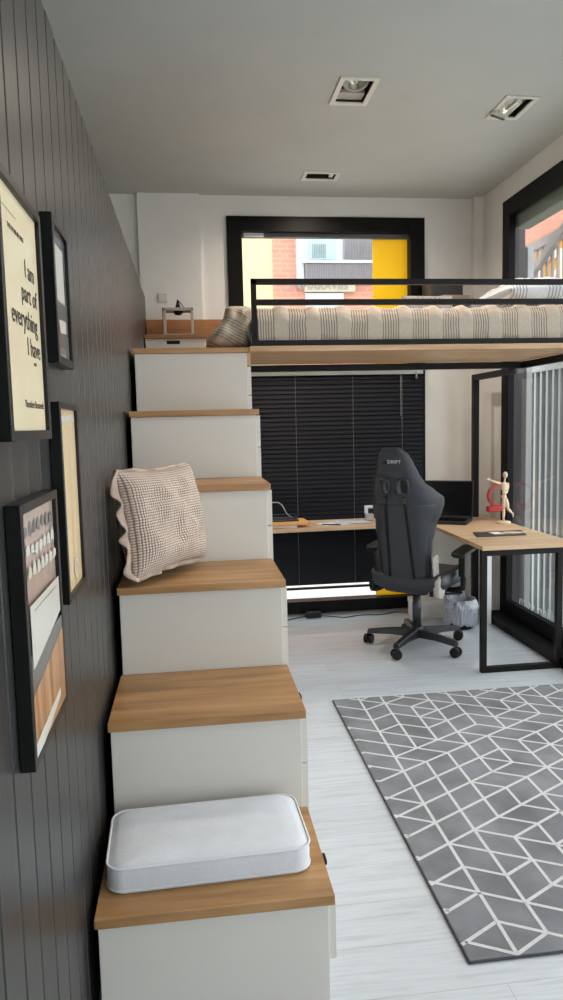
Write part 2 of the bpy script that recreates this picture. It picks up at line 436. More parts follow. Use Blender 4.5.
# ------------------------------------------------------------------ staircase of storage boxes
st = thing('storage_staircase', 'white box staircase with oak treads along the dark boarded wall', 'staircase', (0, y0, 0))
SO = (0, y0, 0)
for n in range(1, 7):
    ya = y0+(n-1)*dd; yb = y0+n*dd if n < 6 else D-.04
    zt = n*r if n < 6 else 1.905
    off(B(xl+.006, xs-.0135, ya+.014, yb+.012 if n < 6 else D-.04, 0 if n == 1 else 0, zt-.0265), SO).build('cabinet_box', 'white', st, bevel=.002)
    off(B(xl, xs if n < 6 else .318, ya, yb+.012 if n < 6 else D-.04, zt-.026, zt), SO).build('tread', ['oak'], st, bevel=.0015)
    zt2 = zt-.028 if n < 6 else 1.81
    cuts = [.125, zt2] if n == 1 else [.125, zt2-.15] + [zt2] if n == 2 else [.125, .125+(zt2-.275)/2, zt2-.15, zt2]
    for j, (z0_, z1_) in enumerate(zip(cuts, cuts[1:])):
        df = off(B(xs-.013, xs+.006, ya+.022, (y0+n*dd if n < 6 else yb)+.018, z0_+.002, z1_-.002), SO).build('drawer_front', 'white', st, bevel=.001)
        if z1_ == zt2 and n < 6: off(MB().box(xs+.006, xs+.017, ya+dd*.47, ya+dd*.56, z1_-.018, z1_-.004), SO).build('handle', 'black', df, bevel=.002)
off(B(xs-.013, xs+.006, y0+5*dd+.014, 4.62, 1.812, 1.879), SO).build('ledger_strip', 'deck', st)

# drawer cabinet at the head of the platform
cb = thing('low_cabinet', 'small white cabinet with oak top on the stair platform against back wall', 'cabinet', (-.07, 5.3, 1.905))
CO = (-.07, 5.3, 1.905)
off(B(-.288, .13, 5.17, 5.46, 1.906, 2.115), CO).build('body', 'white', cb, bevel=.002)
off(B(-.292, .142, 5.15, 5.47, 2.115, 2.142), CO).build('top', 'oak_edge', cb, bevel=.002)
dr = off(B(-.283, .125, 5.154, 5.17, 1.915, 2.085), CO).build('drawer', 'white', cb, bevel=.001)
off(B(-.14, -.05, 5.15, 5.156, 2.075, 2.098), CO).build('handle', 'black', dr, bevel=.004)
tag(B(-.292, .40, 5.49, 5.528, 1.906, 2.29).build('wooden_backboard', 'osb', bevel=.002), 'reddish wooden board standing along the back wall behind the cube lamp', 'board')

# cube lamp
cl = thing('cube_lamp', 'small open square frame with black bulb holder on the white cabinet', 'lamp', (-.055, 5.25, 2.143))
b = MB(); s_ = .105
b.box(-s_, -s_+.018, -.06, .06, 0, .185).box(s_-.018, s_, -.06, .06, 0, .185).box(-s_, s_, -.06, .06, .167, .187).box(-s_, s_, -.06, .06, 0, .008)
b.build('frame', 'lgrey', cl, bevel=.002)
B(-s_-.004, -s_, -.06, .06, 0, .187).build('side_panel', 'black', cl)  # black sheet stands in for the shade on the frame's left face
MB().lathe([(.001, -.03), (.022, -.026), (.033, -.01), (.036, .012), (.018, .026), (.012, .05), (.005, .075), (.001, .08)], (0, -.01, .17)).build('bulb_holder', 'black', cl)
MB().tube([(0, -.01, .245), (.02, -.01, .225), (.036, -.01, .2), (.04, -.01, .18)], .003).build('cord', 'black', cl)
tag(B(-.20, -.13, D-.045, D-.0345, 2.42, 2.49).build('light_switch', 'white', bevel=.004), 'white light switch on the back wall above the cube lamp', 'switch')

# ------------------------------------------------------------------ picture frames on the boards
def picture(y0_, y1_, z0_, z1_, fw, t_, label, prints):
    o = thing('picture_frame', label, 'picture', (P, (y0_+y1_)/2, z0_), group=None)
    O_ = (P, (y0_+y1_)/2, z0_)
    b = MB().box(P+.001, P+t_, y0_, y0_+fw, z0_, z1_).box(P+.001, P+t_, y1_-fw, y1_, z0_, z1_).box(P+.001, P+t_, y0_+fw, y1_-fw, z0_, z0_+fw).box(P+.001, P+t_, y0_+fw, y1_-fw, z1_-fw, z1_)
    off(b, O_).build('frame', 'pframe', o, bevel=.0015)
    b = MB(); xp = P+t_-.008
    a0, a1, c0, c1 = y0_+fw*.9, y1_-fw*.9, z0_+fw*.9, z1_-fw*.9
    b.box(P+.002, xp, a0, a1, c0, c1, 0)
    U = lambda u, v: (a0+(a1-a0)*u, c0+(c1-c0)*v)
    for k, (poly, mi) in enumerate(prints['poly']):
        dz = .0003*(k+1)
        v = [b.b.verts.new((xp+dz, *U(*q))) for q in poly]; f = b.b.faces.new(v); f.material_index = mi
    off(b, O_).build('print', prints['mats'], o, recalc=False)
    for (txt, size, uu, vv, sx) in prints.get('text', []):
        yy, zz = U(uu, vv)
        mt = basis((0, 1, 0), (0, 0, 1), (1, 0, 0), (xp+.0008-O_[0], yy-O_[1], zz-O_[2]))
        add_text('printed_words', txt, size, 'ink', mt, o, ext=.0002, sx=sx)
    return o
picture(1.15, 1.47, 1.484, 1.906, .017, .026, 'large cream typographic poster reading I am part of everything I have',
        {'mats': ['cream', 'ink'], 'poly': [([(.1, .9), (.45, .9), (.45, .903), (.1, .903)], 1)],
         'text': [('THE FUTURE BELONGS', .011, .42, .84, 1), ('I am', .045, .74, .72, 1), ('part of', .045, .70, .61, 1), ('everything', .047, .55, .49, 1), ('I have', .045, .75, .375, 1), ('read', .012, .76, .31, 1), ('Theodore Roosevelt', .0185, .68, .12, 1)]})
picture(1.60, 1.803, 1.643, 1.952, .017, .026, 'small black-framed grey glossy photograph, upper right of the wall pictures',
        {'mats': ['greyprint', 'whiteprint', 'slate'], 'poly': [([(.15, .1), (.85, .1), (.85, .9), (.15, .9)], 2), ([(.2, .45), (.8, .45), (.8, .88), (.2, .88)], 1), ([(.35, .2), (.8, .22), (.8, .32), (.3, .3)], 1)]})
b0 = picture(1.572, 1.818, 1.126, 1.560, .014, .026, 'black-framed sand-coloured print with a small white curl, below the small grey photograph',
        {'mats': ['sand', 'whiteprint'], 'poly': [([(.05, .93), (.95, .93), (.95, .96), (.05, .96)], 1)] +
         [([(.62+.16*math.cos(a), .10+.06*math.sin(a)), (.62+.16*math.cos(a+.5), .10+.06*math.sin(a+.5)), (.62+.11*math.cos(a+.5), .10+.04*math.sin(a+.5)), (.62+.11*math.cos(a), .10+.04*math.sin(a))], 1) for a in [k*.5 for k in range(9)]]})
blot = []
random.seed(3)
for row in range(3):
    vv = .90-row*.085
    for k in range(7):
        u0 = .10+k*.12+random.uniform(-.01, .01); q_ = [random.uniform(-.012, .012) for _ in range(6)]
        blot.append(([(u0, vv+q_[0]), (u0+.05, vv-.012+q_[1]), (u0+.10, vv-.005+q_[2]), (u0+.095+q_[3], vv+.028), (u0+.05, vv+.045+q_[4]), (u0+.005+q_[5], vv+.03)], 1 if row != 0 else 3))
picture(1.171, 1.487, .946, 1.384, .017, .026, 'lowest black-framed colourful poster with white label and brown stripes',
        {'mats': ['pinkprint', 'whiteprint', 'brownprint', 'slate', 'ink'],
         'poly': blot+[([(0, 0), (1, 0), (1, .42), (0, .42)], 3), ([(0, 0), (1, 0), (1, .36), (.0, .25)], 2), ([(.05, .62), (.95, .62), (.95, .45), (.1, .36), (.05, .36)], 1), ([(0, 0), (.2, 0), (.8, .06), (.8, .1), (0, .06)], 1),
                        ([(.15, .585), (.85, .585), (.85, .588), (.15, .588)], 4)],
         'text': [('CLASSIC', .022, .6, .555, 1), ('the best of', .014, .55, .49, 1), ('all the rest', .014, .55, .45, 1)]})

# ------------------------------------------------------------------ soft things
def pillow(name, w, h, th, mat, p=3.2, nu=26, nv=26, sag=0, wr=.006, seed=0, parent=None, uvs=None, at=None):
    b = MB()
    def f(sgn):
        def g(u, v):
            a, c_ = 2*u-1, 2*v-1
            k = max(0, (1-abs(a)**p))*max(0, (1-abs(c_)**p))
            pinch = 1-.05*(a*a*(1-c_*c_)+c_*c_*(1-a*a))*0 
            ex = 1-.07*(1-abs(c_)**2)*0
            x = a*w/2*(1-.09*(1-c_*c_)*abs(a)); z = c_*h/2*(1-.09*(1-a*a)*abs(c_))
            nz = noise.noise(Vector((a*2.3+seed, c_*2.3, sgn)))*wr*3*k + noise.noise(Vector((a*7+seed, c_*7, sgn)))*wr*k
            return Vector((x, z, sgn*(th/2*k**.45+nz)))
        return g
    uu = uvs or (w, h)
    b.grid(f(1), nu, nv, uvs=uu); b.grid(f(-1), nu, nv, uvs=uu)
    return b.build(name, mat, parent, weld=.0006)

# knit pillow standing on the third tread, leaning into the corner
pl = thing('knitted_pillow', 'beige waffle-knit pillow with ruffled edge leaning on the boarded wall, third tread', 'pillow')
BL = Vector((-.225, 2.49, .955)); BR = Vector((.045, 2.925, .955)); 
ux = (BR-BL).normalized(); up = (Vector((-.045, .05, .40))).normalized(); up = (up-ux*up.dot(ux)).normalized(); nn = ux.cross(up)
hh = .42; ww = (BR-BL).length+.02
cen = (BL+BR)/2+up*(hh/2+.004)+Vector((.003, -.006, .0))
body = pillow('body', ww-.05, hh-.03, .17, 'waffle', nu=34, nv=34, parent=pl, uvs=(1, 1), wr=.011, seed=4)
b = MB()
def ring(k, inner):
    n = 200; a = 2*PI*k/n
    cx_, cz_ = math.cos(a), math.sin(a); q = 1/max(abs(cx_), abs(cz_))
    q = 1/((abs(cx_)**7+abs(cz_)**7)**(1/7))
    x_s = cx_
    x_ = cx_*q*((ww-.05)/2*.975+(0 if inner else (.026-.011*math.tanh(x_s*3)))); z_ = cz_*q*((hh-.03)/2*.975+(0 if inner else (.019-.003*math.tanh(cz_*3))))
    wob = 0 if inner else (.012*math.sin(a*16+1)+.005*math.sin(a*27+2))*(1-.3*math.tanh(cx_*3))
    wobr = 0 if inner else .004*math.sin(a*23)
    a_q = min(1, abs(x_)/((ww-.05)/2)); c_q = min(1, abs(z_)/((hh-.03)/2))
    fx, fz = 1-.09*(1-c_q*c_q)*a_q, 1-.09*(1-a_q*a_q)*c_q
    return Vector((x_*(fx+wobr), z_*(fz+wobr), wob))
n = 200
b.grid(lambda u, v: ring(round(u*n), True).lerp(ring(round(u*n), False), v), n, 3)
rf = b.build('ruffle', 'ruffle', pl, weld=.0004)
sm = rf.modifiers.new('thick', 'SOLIDIFY'); sm.thickness = .004; sm.offset = 0
pl.matrix_world = basis(ux, up, nn, cen)

# box cushion on the first tread
def rounded_outline(w, h, rad, n=8):
    pts = []
    for cx_, cy_, a0 in ((w/2-rad, h/2-rad, 0), (-w/2+rad, h/2-rad, PI/2), (-w/2+rad, -h/2+rad, PI), (w/2-rad, -h/2+rad, 3*PI/2)):
        for k in range(n+1):
            a = a0+PI/2*k/n; pts.append((cx_+rad*math.cos(a), cy_+rad*math.sin(a)))
    return pts
cu = thing('seat_cushion', 'white box seat cushion with piped edges lying on the bottom tread', 'cushion', (.008, 1.93, r+.001), math.radians(2))
ol = rounded_outline(.53, .29, .045)
b = MB(); rings = []
for z_, k in ((.0, .985), (.006, 1.0), (.02, 1.008), (.045, 1.01), (.062, 1.002), (.068, .99)): rings.append([Vector((x_*k, y_*k, z_)) for x_, y_ in ol])
b.loft(rings, cap=False)
for sc, z_ in ((1, .068),):
    pr = rings[-1]
    for k, dz in ((.9, .0075), (.75, .012), (.5, .015), (.25, .016)):
        nr = [Vector((p.x*k/.99, p.y*k/.99, z_+dz+noise.noise(Vector((p.x*9*k, p.y*9*k, 1)))*.003)) for p in rings[-1]]
        b.loft([pr, nr], cap=False); pr = nr
    b.loft([pr, [Vector((p.x*.02, p.y*.02, z_+.016)) for p in pr]], cap=True)
b.loft([rings[0], [Vector((p.x*.5, p.y*.5, 0)) for p in rings[0]]], cap=True)
b.build('pad', 'cush', cu, weld=.0002)
for z_ in (.008, .067): MB().tube([(x_*1.008, y_*1.008, z_) for x_, y_ in ol], .0034, closed=True, n=8).build('piping', 'pipe', cu)
# inclined so the far edge rides on the riser: keep flat

# ------------------------------------------------------------------ loft bed
BYF, BYR = 3.79, 4.66
bd = thing('loft_bed', 'black steel loft bed with pale oak deck spanning above the desk', 'bed', (1.25, 4.2, 1.88))
BD = (1.25, 4.2, 1.88)
off(B(.3185, 2.19, BYF, BYR-.04, 1.881, 1.909), BD).build('deck', 'deck', bd, bevel=.001)
off(B(.32, 2.23, BYR-.04, BYR, 1.838, 1.879), BD).build('rear_beam', 'tube', bd)
off(B(2.19, 2.23, BYF-.3, BYR-.04, 1.838, 1.879), BD).build('side_beam', 'tube', bd)
off(B(.335, 2.26, BYF+.003, BYF+.033, 1.911, 1.938), BD).build('mattress_stop', 'tube', bd)
gr = MB().box(.335, .362, BYF+.004, BYF+.030, 1.938, 2.25).box(.335, 2.262, BYF+.004, BYF+.030, 2.222, 2.25).box(.362, 2.262, BYF+.004, BYF+.030, 2.118, 2.146).box(2.235, 2.262, BYF+.004, BYF+.030, 1.6, 2.222)
off(gr, BD).build('guard_rail', 'tube', bd)
off(B(2.12, 2.165, 5.27, 5.31, 0, 1.842), BD).build('post', 'tube', bd)
off(B(2.12, 2.165, BYR, 5.27, 1.80, 1.842), BD).build('connecting_beam', 'tube', bd)

tag(B(.375, 2.18, BYF+.055, BYR-.05, 1.912, 2.06).build('mattress', 'mattress', bevel=.03, seg=4), 'thin beige mattress under the striped duvet on the loft bed', 'mattress')
# duvet draped over mattress: profile swept along x
b = MB()
prof = [(BYF+.047, 1.925), (BYF+.037, 1.96), (BYF+.034, 2.0), (BYF+.036, 2.04), (BYF+.045, 2.075), (BYF+.065, 2.10), (BYF+.10, 2.112), (BYF+.2, 2.115), (BYF+.4, 2.115), (BYF+.6, 2.115), (BYF+.75, 2.11), (BYF+.85, 2.08)]
def pr(v):
    x = v*(len(prof)-1); i = min(int(x), len(prof)-2); t_ = x-i
    return (prof[i][0]*(1-t_)+prof[i+1][0]*t_, prof[i][1]*(1-t_)+prof[i+1][1]*t_)
def dv(u, v):
    x = .366+u*1.80; yy, zz = pr(v); ph = (u*1.80 % .167)/.167
    puff = (math.sin(PI*(ph-.5)/.5) if ph > .5 else .15*math.sin(PI*ph/.5))*.017
    puff += noise.noise(Vector((x*6, v*5, 0)))*.010+noise.noise(Vector((x*22, v*16, 3)))*.005
    fr = max(0, 1-v*2.4)
    yy -= (puff*fr*.9+.004*fr); zz += puff*min(1, v*2.2)
    if v < .02: yy += random.uniform(-.002, .002)
    yy = max(yy, BYF+.0345) if zz < 2.15 else yy
    return Vector((x+noise.noise(Vector((x*5, v*7, 9)))*.005, yy, zz+ .02*max(0, x-1.6)))
b.grid(dv, 260, 44, uvs=(1.80, 1.2))
o = b.build('striped_duvet', 'duvet'); o.modifiers.new('thick', 'SOLIDIFY').thickness = .006
tag(o, 'cream and grey striped duvet spread over the loft bed behind the guard rail', 'duvet')
sp_ = thing('striped_pillow', 'beige striped pillow slumped against the rail post at the stair end of bed', 'pillow', (.25, 4.1, 1.912))
b = MB()
def slump(sgn):
    def g(u, v):
        a, c_ = 2*u-1, 2*v-1; z = .236*v; wz = .25*(1-.52*v**1.5)+.012*math.sin(v*7)
        k = max(0, 1-abs(a)**4)*max(0, 1-abs(c_)**5)
        x = .105-wz*(1-u)-.012*max(0, c_)**4*(1-u)
        nz = noise.noise(Vector((a*2, c_*2, 5+sgn)))*.03*k
        return Vector((x, sgn*(.22*k**.42+nz)+.0*v, z-.02*v*max(0, a)**2*0))
    return g
for sg2 in (-1, 1): b.grid(slump(sg2), 30, 30, uvs=(1, 1))
for f in b.b.faces:
    for lp in f.loops: lp[b.uv].uv = (lp.vert.co.x, lp.vert.co.z+.5*lp.vert.co.x+1)
b.build('cover', 'pillow_stripe', sp_, weld=.0006)
b = MB(); pts = [(.098, -.10, .195), (.088, -.16, .165), (.074, -.20, .13), (.070, -.215, .095), (.080, -.215, .06), (.092, -.205, .035), (.098, -.19, .012)]
rg_ = [[Vector((x_-.010, y_-.004, z_)), Vector((x_+.012, y_+.012, z_+.003)), Vector((x_+.010, y_+.018, z_)), Vector((x_-.012, y_+.002, z_-.003))] for x_, y_, z_ in pts]
b.loft(rg_); o = b.build('hem', 'pipe', sp_); o.modifiers.new('s', 'SUBSURF').levels = 1
o = pillow('white_pillow', .42, .62, .17, 'pillow_white', seed=8, wr=.008)
o.matrix_world = Matrix.Translation((2.02, 4.27, 2.235)) @ Matrix.Rotation(math.radians(-3), 4, 'Y')
tag(o, 'white pillow with blue stripes at the window end of the loft bed', 'pillow')
o = B(1.76, 1.99, 4.30, 4.56, 2.118, 2.165).build('folded_blanket', 'greycloth', bevel=.018, seg=4)
tag(o, 'grey folded blanket on the duvet below the dark shelf box', 'blanket')
# grey lettered cushion
lc = thing('lettered_cushion', 'small grey cushion with black handwriting lying on the duvet', 'cushion', (1.50, 4.44, 2.20))
o = pillow('cover', .33, .19, .06, 'greycloth', seed=5, wr=.004, parent=lc); o.matrix_parent_inverse = Matrix(); o.rotation_euler = (math.radians(60), 0, 0)
b = MB()
random.seed(5); pts = []
for k in range(60):
    u = k/59; pts.append((-.11+.18*u, .016*math.sin(k*1.9)+.01*math.sin(k*.7)+.03, .034))
b.tube(pts, .0022, n=5); o = b.build('handwriting', 'ink', lc); o.rotation_euler = (math.radians(60), 0, 0)

# shelf box behind the bed with books
sb = thing('shelf_box', 'dark brown open shelf box on the back wall behind the bed', 'shelf', (1.94, 5.4, 2.36))
SB = (1.94, 5.4, 2.36)
b = MB().box(1.80, 2.12, 5.30, 5.505, 2.36, 2.378).box(1.80, 2.12, 5.49, 5.505, 2.378, 2.54).box(1.80, 1.818, 5.30, 5.49, 2.378, 2.54)
off(b, SB).build('carcass', 'shelfdark', sb, bevel=.001)
off(B(1.812, 1.86, 5.515, D, 2.40, 2.5), SB)
off(B(1.85, 2.07, 5.505, D, 2.38, 2.50), SB).build('wall_bracket', 'shelfdark', sb)
tag(B(1.86, 2.10, 5.33, 5.47, 2.379, 2.405).build('book', 'book2', bevel=.002), 'brown book lying at the bottom of the pile in the dark shelf box', 'book', 'books in the shelf box')
o = tag(B(-.11, .11, -.07, .07, 0, .03).build('book', 'book', bevel=.002), 'beige book lying on top of the pile in the dark shelf box', 'book', 'books in the shelf box')
place(o, (2.0, 5.395, 2.406), math.radians(4))

# ------------------------------------------------------------------ desk
dk = thing('corner_desk', 'L-shaped beech corner desk with black steel loop legs below the loft bed', 'desk', (1.95, 4.8, 0))
DO = (1.95, 4.8, 0)
pts = [(.36, 5.02), (1.68, 5.07), (1.685, 4.85), (1.668, 4.0), (2.25, 4.0), (2.25, 5.455), (.36, 5.455)]
off(MB().prism(pts, .741, .766), DO).build('desktop', 'desk', dk, bevel=.0015)
b = MB(); t_ = .034
b.box(1.668, 1.668+t_, 4.01, 4.01+t_, 0, .74).box(2.14, 2.14+t_, 4.01, 4.01+t_, 0, .74).box(1.668+t_, 2.14, 4.01, 4.01+t_, 0, t_).box(1.668+t_, 2.14, 4.01, 4.01+t_, .74-t_, .74).box(2.14+t_, 2.245, 4.01, 4.01+t_, .74-t_, .74)
off(b, DO).build('leg', 'tube', dk, bevel=.0015)
b = MB()
b.box(.42, .42+t_, 5.1, 5.1+t_, 0, .74).box(.42, .42+t_, 5.4, 5.4+t_, 0, .74).box(.42, .42+t_, 5.1+t_, 5.4, 0, t_).box(.42, .42+t_, 5.1+t_, 5.4, .74-t_, .74)
off(b, DO).build('leg', 'tube', dk, bevel=.0015)
off(B(2.085, 2.155, 5.0, 5.03, 0, .74), DO).build('side_panel', 'white2', dk, bevel=.002)

# laptop
lp = thing('laptop', 'black laptop open on the desk behind the gaming chair', 'laptop')
hr = Vector((2.045, 5.09, .766)); dx = Vector((-.30, .955, 0)); 
wv = Vector((-.86, .51, 0)).normalized(); dv_ = Vector((-.51, -.86, 0)).normalized()
LPM = basis(-wv, -dv_, (0, 0, 1), hr+wv*.19+dv_*.01)
b = MB().box(-.19, .19, -.26, 0, .001, .02); b.build('base', 'keys', lp, bevel=.004)
b = MB()
for i in range(14):
    for j in range(5): b.box(-.165+i*.0238, -.165+i*.0238+.02, -.20+j*.034, -.20+j*.034+.028, .02, .0235)
b.build('keyboard', 'screen', lp)
R_ = Matrix.Translation((0, 0, .016)) @ Matrix.Rotation(math.radians(-12), 4, 'X')
B(-.19, .19, -.006, .006, 0, .28, mat=R_).build('lid', 'dgrey', lp, bevel=.002)
B(-.182, .182, -.0075, -.0062, .018, .27, mat=R_).build('screen', 'screen', lp)
lp.matrix_world = LPM

# mannequin (jointed wooden artist's figure)
mq = thing('wooden_mannequin', 'pale wooden artist mannequin on one leg with arm stretched, on desk corner', 'figurine', (2.19, 4.88, .7665))
MB().lathe([(.001, 0), (.048, 0), (.05, .003), (.048, .014), (.03, .018), (.001, .018)]).build('base', 'mann', mq)
def seg(b, p, q, r0, r1): b.tube([Vector(p).lerp(Vector(q), t/6) for t in range(7)], lambda t: (r0*(1-t)+r1*t)*(.72+.42*math.sin(PI*min(max(t, .02), .98))), n=10)
b = MB()
sh = (0.002, 0, .29); hp = (.0, 0, .185)
b.cone((0, .0, .018), (0, 0, .06), .003)
seg(b, (-.0, 0, .105), (-.002, 0, .024), .011, .006); seg(b, (0, 0, .185), (0, 0, .105), .015, .011); b.ell((-.004, -.010, .026), .008, .018, .007)
seg(b, (.012, 0, .18), (.026, -.012, .105), .015, .011); seg(b, (.026, -.012, .105), (.072, .02, .068), .011, .006)
b.ell((.078, .02, .055), .006, .009, .018)
b.ell((0, 0, .19), .02, .015, .018); b.ell((0, 0, .222), .014, .012, .018); b.ell((.002, 0, .262), .026, .017, .036)
b.cone((.004, 0, .29), (.006, 0, .32), .006); b.ell((.008, -.002, .345), .016, .018, .024); b.ell((.008, -.018, .34), .004, .006, .006)
for p in ((-.026, 0, .285), (.03, 0, .283), (.026, -.012, .105), (0, 0, .105), (-.07, -.008, .30)): b.ell(p, .0085, .0085, .0085, n=8)
seg(b, (-.026, 0, .285), (-.07, -.008, .298), .0095, .007); seg(b, (-.07, -.008, .298), (-.11, -.015, .315), .0075, .005); b.ell((-.124, -.017, .32), .014, .006, .006)
seg(b, (.03, 0, .283), (.03, .01, .23), .0095, .0075); seg(b, (.03, .01, .23), (.006, -.016, .212), .0075, .005); b.ell((-.002, -.022, .21), .01, .006, .006)
b.build('figure', 'mann', mq)
# red ring stand
rg = thing('red_ring_stand', 'red ring-shaped holder fixed to window frame behind the wooden mannequin', 'wall ornament', (2.19, 5.04, .832))
MB().box(.03, .085, -.012, .012, .008, .03).build('bracket', 'red', rg)
MB().box(-.055, .045, -.025, .025, 0, .042).build('base', 'red', rg, bevel=.006)
b = MB(); rings = []
n = 48
for k in range(n):
    a = 2*PI*k/n; rr = .080; wd = .008+.009*max(0, math.cos(a)); cc = Vector((rr*math.cos(a)+.034, 0, .118+rr*math.sin(a))); e = Vector((math.cos(a), 0, math.sin(a)))
    rings.append([cc+e*wd+Vector((0, .012, 0)), cc-e*wd+Vector((0, .012, 0)), cc-e*wd-Vector((0, .012, 0)), cc+e*wd-Vector((0, .012, 0))])
rings.append(rings[0]); b.loft(rings, cap=False, smooth=False).build('ring', 'red', rg)
# dark mat with paper
o = tag(B(-.165, .165, -.09, .09, 0, .006).build('desk_folder', 'dgrey', bevel=.002), 'dark grey flat folder near the front edge of the desk', 'folder'); place(o, (1.955, 4.42, .7665), math.radians(0))
o.data.transform(Matrix(((1, .25, 0, 0), (0, 1, 0, 0), (0, 0, 1, 0), (0, 0, 0, 1))))
o = tag(B(-.035, .035, -.04, .04, 0, .002).build('paper_note', 'paper'), 'small white square note on the dark desk folder', 'paper'); place(o, (1.935, 4.42, .773), .1)
o = MB().prism([(-.07, -.01), (-.04, -.035), (.03, -.04), (.08, -.012), (.03, .02), (-.03, .03)], 0, .003).build('paper_scrap', 'pinkprint'); o.data.materials[0] = M['mann']
tag(o, 'pale pink paper scrap on the dark desk folder beside the note', 'paper'); place(o, (2.035, 4.42, .773), 0)

# left end of the back desk: tray, folders
tr = thing('desk_tray', 'dark wire tray standing at the stair end of the desk', 'tray', (.62, 5.24, .812))
b = MB(); q = [(-.15, -.11), (.13, -.11), (.13, .11), (-.15, .11)]
for z_ in (.0, .02): b.tube([(x_, y_, z_) for x_, y_ in q], .005, closed=True)
b.box(-.15, .13, -.11, .11, -.003, .001)
b.build('basket', 'dgrey', tr)
MB().tube([(.11, 0, .0), (.06, 0, .04), (.03, 0, .1), (.0, 0, .125), (-.05, 0, .125), (-.12, 0, .11)], .004).build('handle', 'lgrey', tr)
o = tag(B(-.14, .20, -.12, .10, 0, .024).build('paper_folder', 'orangefolder', bevel=.004), 'orange paper folder under the dark wire tray', 'folder'); place(o, (.62, 5.19, .7835), .08)
o = tag(B(-.13, .14, -.11, .10, 0, .014).build('paper_stack', 'paper', bevel=.003), 'white paper stack under the orange folder at the stair end of the desk', 'papers'); place(o, (.60, 5.20, .7675), -.05)
for i, (x_, y_, rz, mt, w_, h_, lb) in enumerate(((1.02, 5.20, .25, 'paper', .22, .15, 'white paper sheet lying left among the papers beside the chair'), (1.17, 5.25, -.15, 'bluepaper', .26, .17, 'pale blue sheet lying right among the papers beside the chair'))):
    o = B(-w_/2, w_/2, -h_/2, h_/2, 0, .0015).build('paper_sheet', mt); place(o, (x_, y_, .7672+i*.002), rz); tag(o, lb, 'paper', 'papers on the back desk')
o = MB().cone((-.07, 0, 0), (.07, 0, 0), .004).build('pen', 'plastic'); place(o, (.99, 5.13, .7735), -.35); tag(o, 'black pen lying on the white paper sheet', 'pen')
cp = thing('tape_dispenser', 'silver grey holder standing on the desk left of the chair back', 'desk accessory', (1.315, 5.3, .767))
MB().box(-.03, .03, -.025, .025, 0, .055).build('body', 'lgrey', cp, bevel=.006)
MB().box(-.034, -.012, -.02, .02, .055, .115).box(-.012, .03, -.02, .02, .095, .115).build('arch', 'paper', cp, bevel=.005)

# ------------------------------------------------------------------ gaming chair
CH = math.radians(-42)
ch = thing('gaming_chair', 'dark gaming chair turned away, tall winged backrest, wheels on the pale floor', 'chair', (1.46, 4.6, 0), CH)
sbm = MB(); sbm.lathe([(.001, .07), (.045, .07), (.05, .09), (.045, .13), (.03, .15), (.001, .15)], n=20)
base = sbm.build('wheel_base', 'nylon', ch)
for k in range(5):
    a = math.radians(13+72*k)-CH*1; a = math.radians(13+72*k)+math.radians(42)
    e = Vector((math.cos(a), math.sin(a), 0)); p_ = Vector((-e.y, e.x, 0))
    rg_ = []
    for rr, hw, z0_, z1_ in ((.03, .036, .07, .128), (.18, .028, .08, .118), (.33, .023, .074, .102)):
        c_ = e*rr; rg_.append([c_+p_*hw+Vector((0, 0, z0_)), c_-p_*hw+Vector((0, 0, z0_)), c_-p_*hw*.7+Vector((0, 0, z1_)), c_+p_*hw*.7+Vector((0, 0, z1_))])
    MB().loft(rg_, smooth=False).build('base_arm', 'nylon', base, bevel=.004)
    c_ = e*.325; ca = a+.9+k; w_ = Vector((math.cos(ca), math.sin(ca), 0))
    b = MB()
    for s_ in (-1, 1): b.cone(c_+w_*s_*.008+Vector((0, 0, .035)), c_+w_*s_*.028+Vector((0, 0, .035)), .034, .031, n=20)
    b.cone(c_+Vector((0, 0, .03)), c_+Vector((0, 0, .085)), .011); b.ell(c_+Vector((0, 0, .048)), .02, .02, .016, n=10)
    b.build('caster', 'plastic', base)
MB().lathe([(.030, .12), (.030, .30), (.027, .305), (.027, .40)], n=20).build('gas_column', 'dgrey', ch)
MB().box(-.10, .10, -.12, .14, .385, .425).cone((.08, .03, .40), (.27, .05, .39), .006).box(.25, .30, .035, .06, .382, .398).build('tilt_mechanism', 'plastic', ch, bevel=.006)
# seat
b = MB(); rings = []
for z_, k in ((.425, .86), (.44, .95), (.47, 1), (.50, .99), (.515, .93)):
    rings.append([Vector((x_*k, .03+y_*k, z_+ (.028*max(0, abs(x_)/.25-.55)*2.0 if z_ > .48 else 0))) for x_, y_ in rounded_outline(.52, .52, .09)])
b.loft(rings, cap=False)
last = rings[-1]
for k in (.8, .55, .3, .02):
    nr = [Vector((p.x*k, .03+(p.y-.03)*k, .515+.028*max(0, abs(p.x)/.25*k-.5)*2)) for p in last]
    b.loft([rings[-1] if k == .8 else prev, nr], cap=False); prev = nr
b.loft([[Vector((p.x*.1, .03+(p.y-.03)*.1, .425)) for p in rings[0]], rings[0]], cap=True)
b.build('seat', 'leather', ch, weld=.0005)
# armrests
for s_ in (-1, 1):
    ar = MB().tube([(s_*.12, .05, .405), (s_*.24, .05, .40), (s_*.30, .05, .42), (s_*.305, .05, .47), (s_*.305, .05, .56)], .02, n=10).box(s_*.305-.022, s_*.305+.022, .015, .085, .50, .655)
    ar = ar.build('armrest', 'plastic', ch, bevel=.004)
    b = MB(); rg_ = []
    for z_, k in ((.655, .88), (.662, 1), (.678, 1), (.688, .86)): rg_.append([Vector((s_*.305+x_*k, .06+y_*k, z_-.02*max(0, -y_/.13))) for x_, y_ in rounded_outline(.095, .27, .045)])
    b.loft(rg_).build('arm_pad', 'plastic', ar)
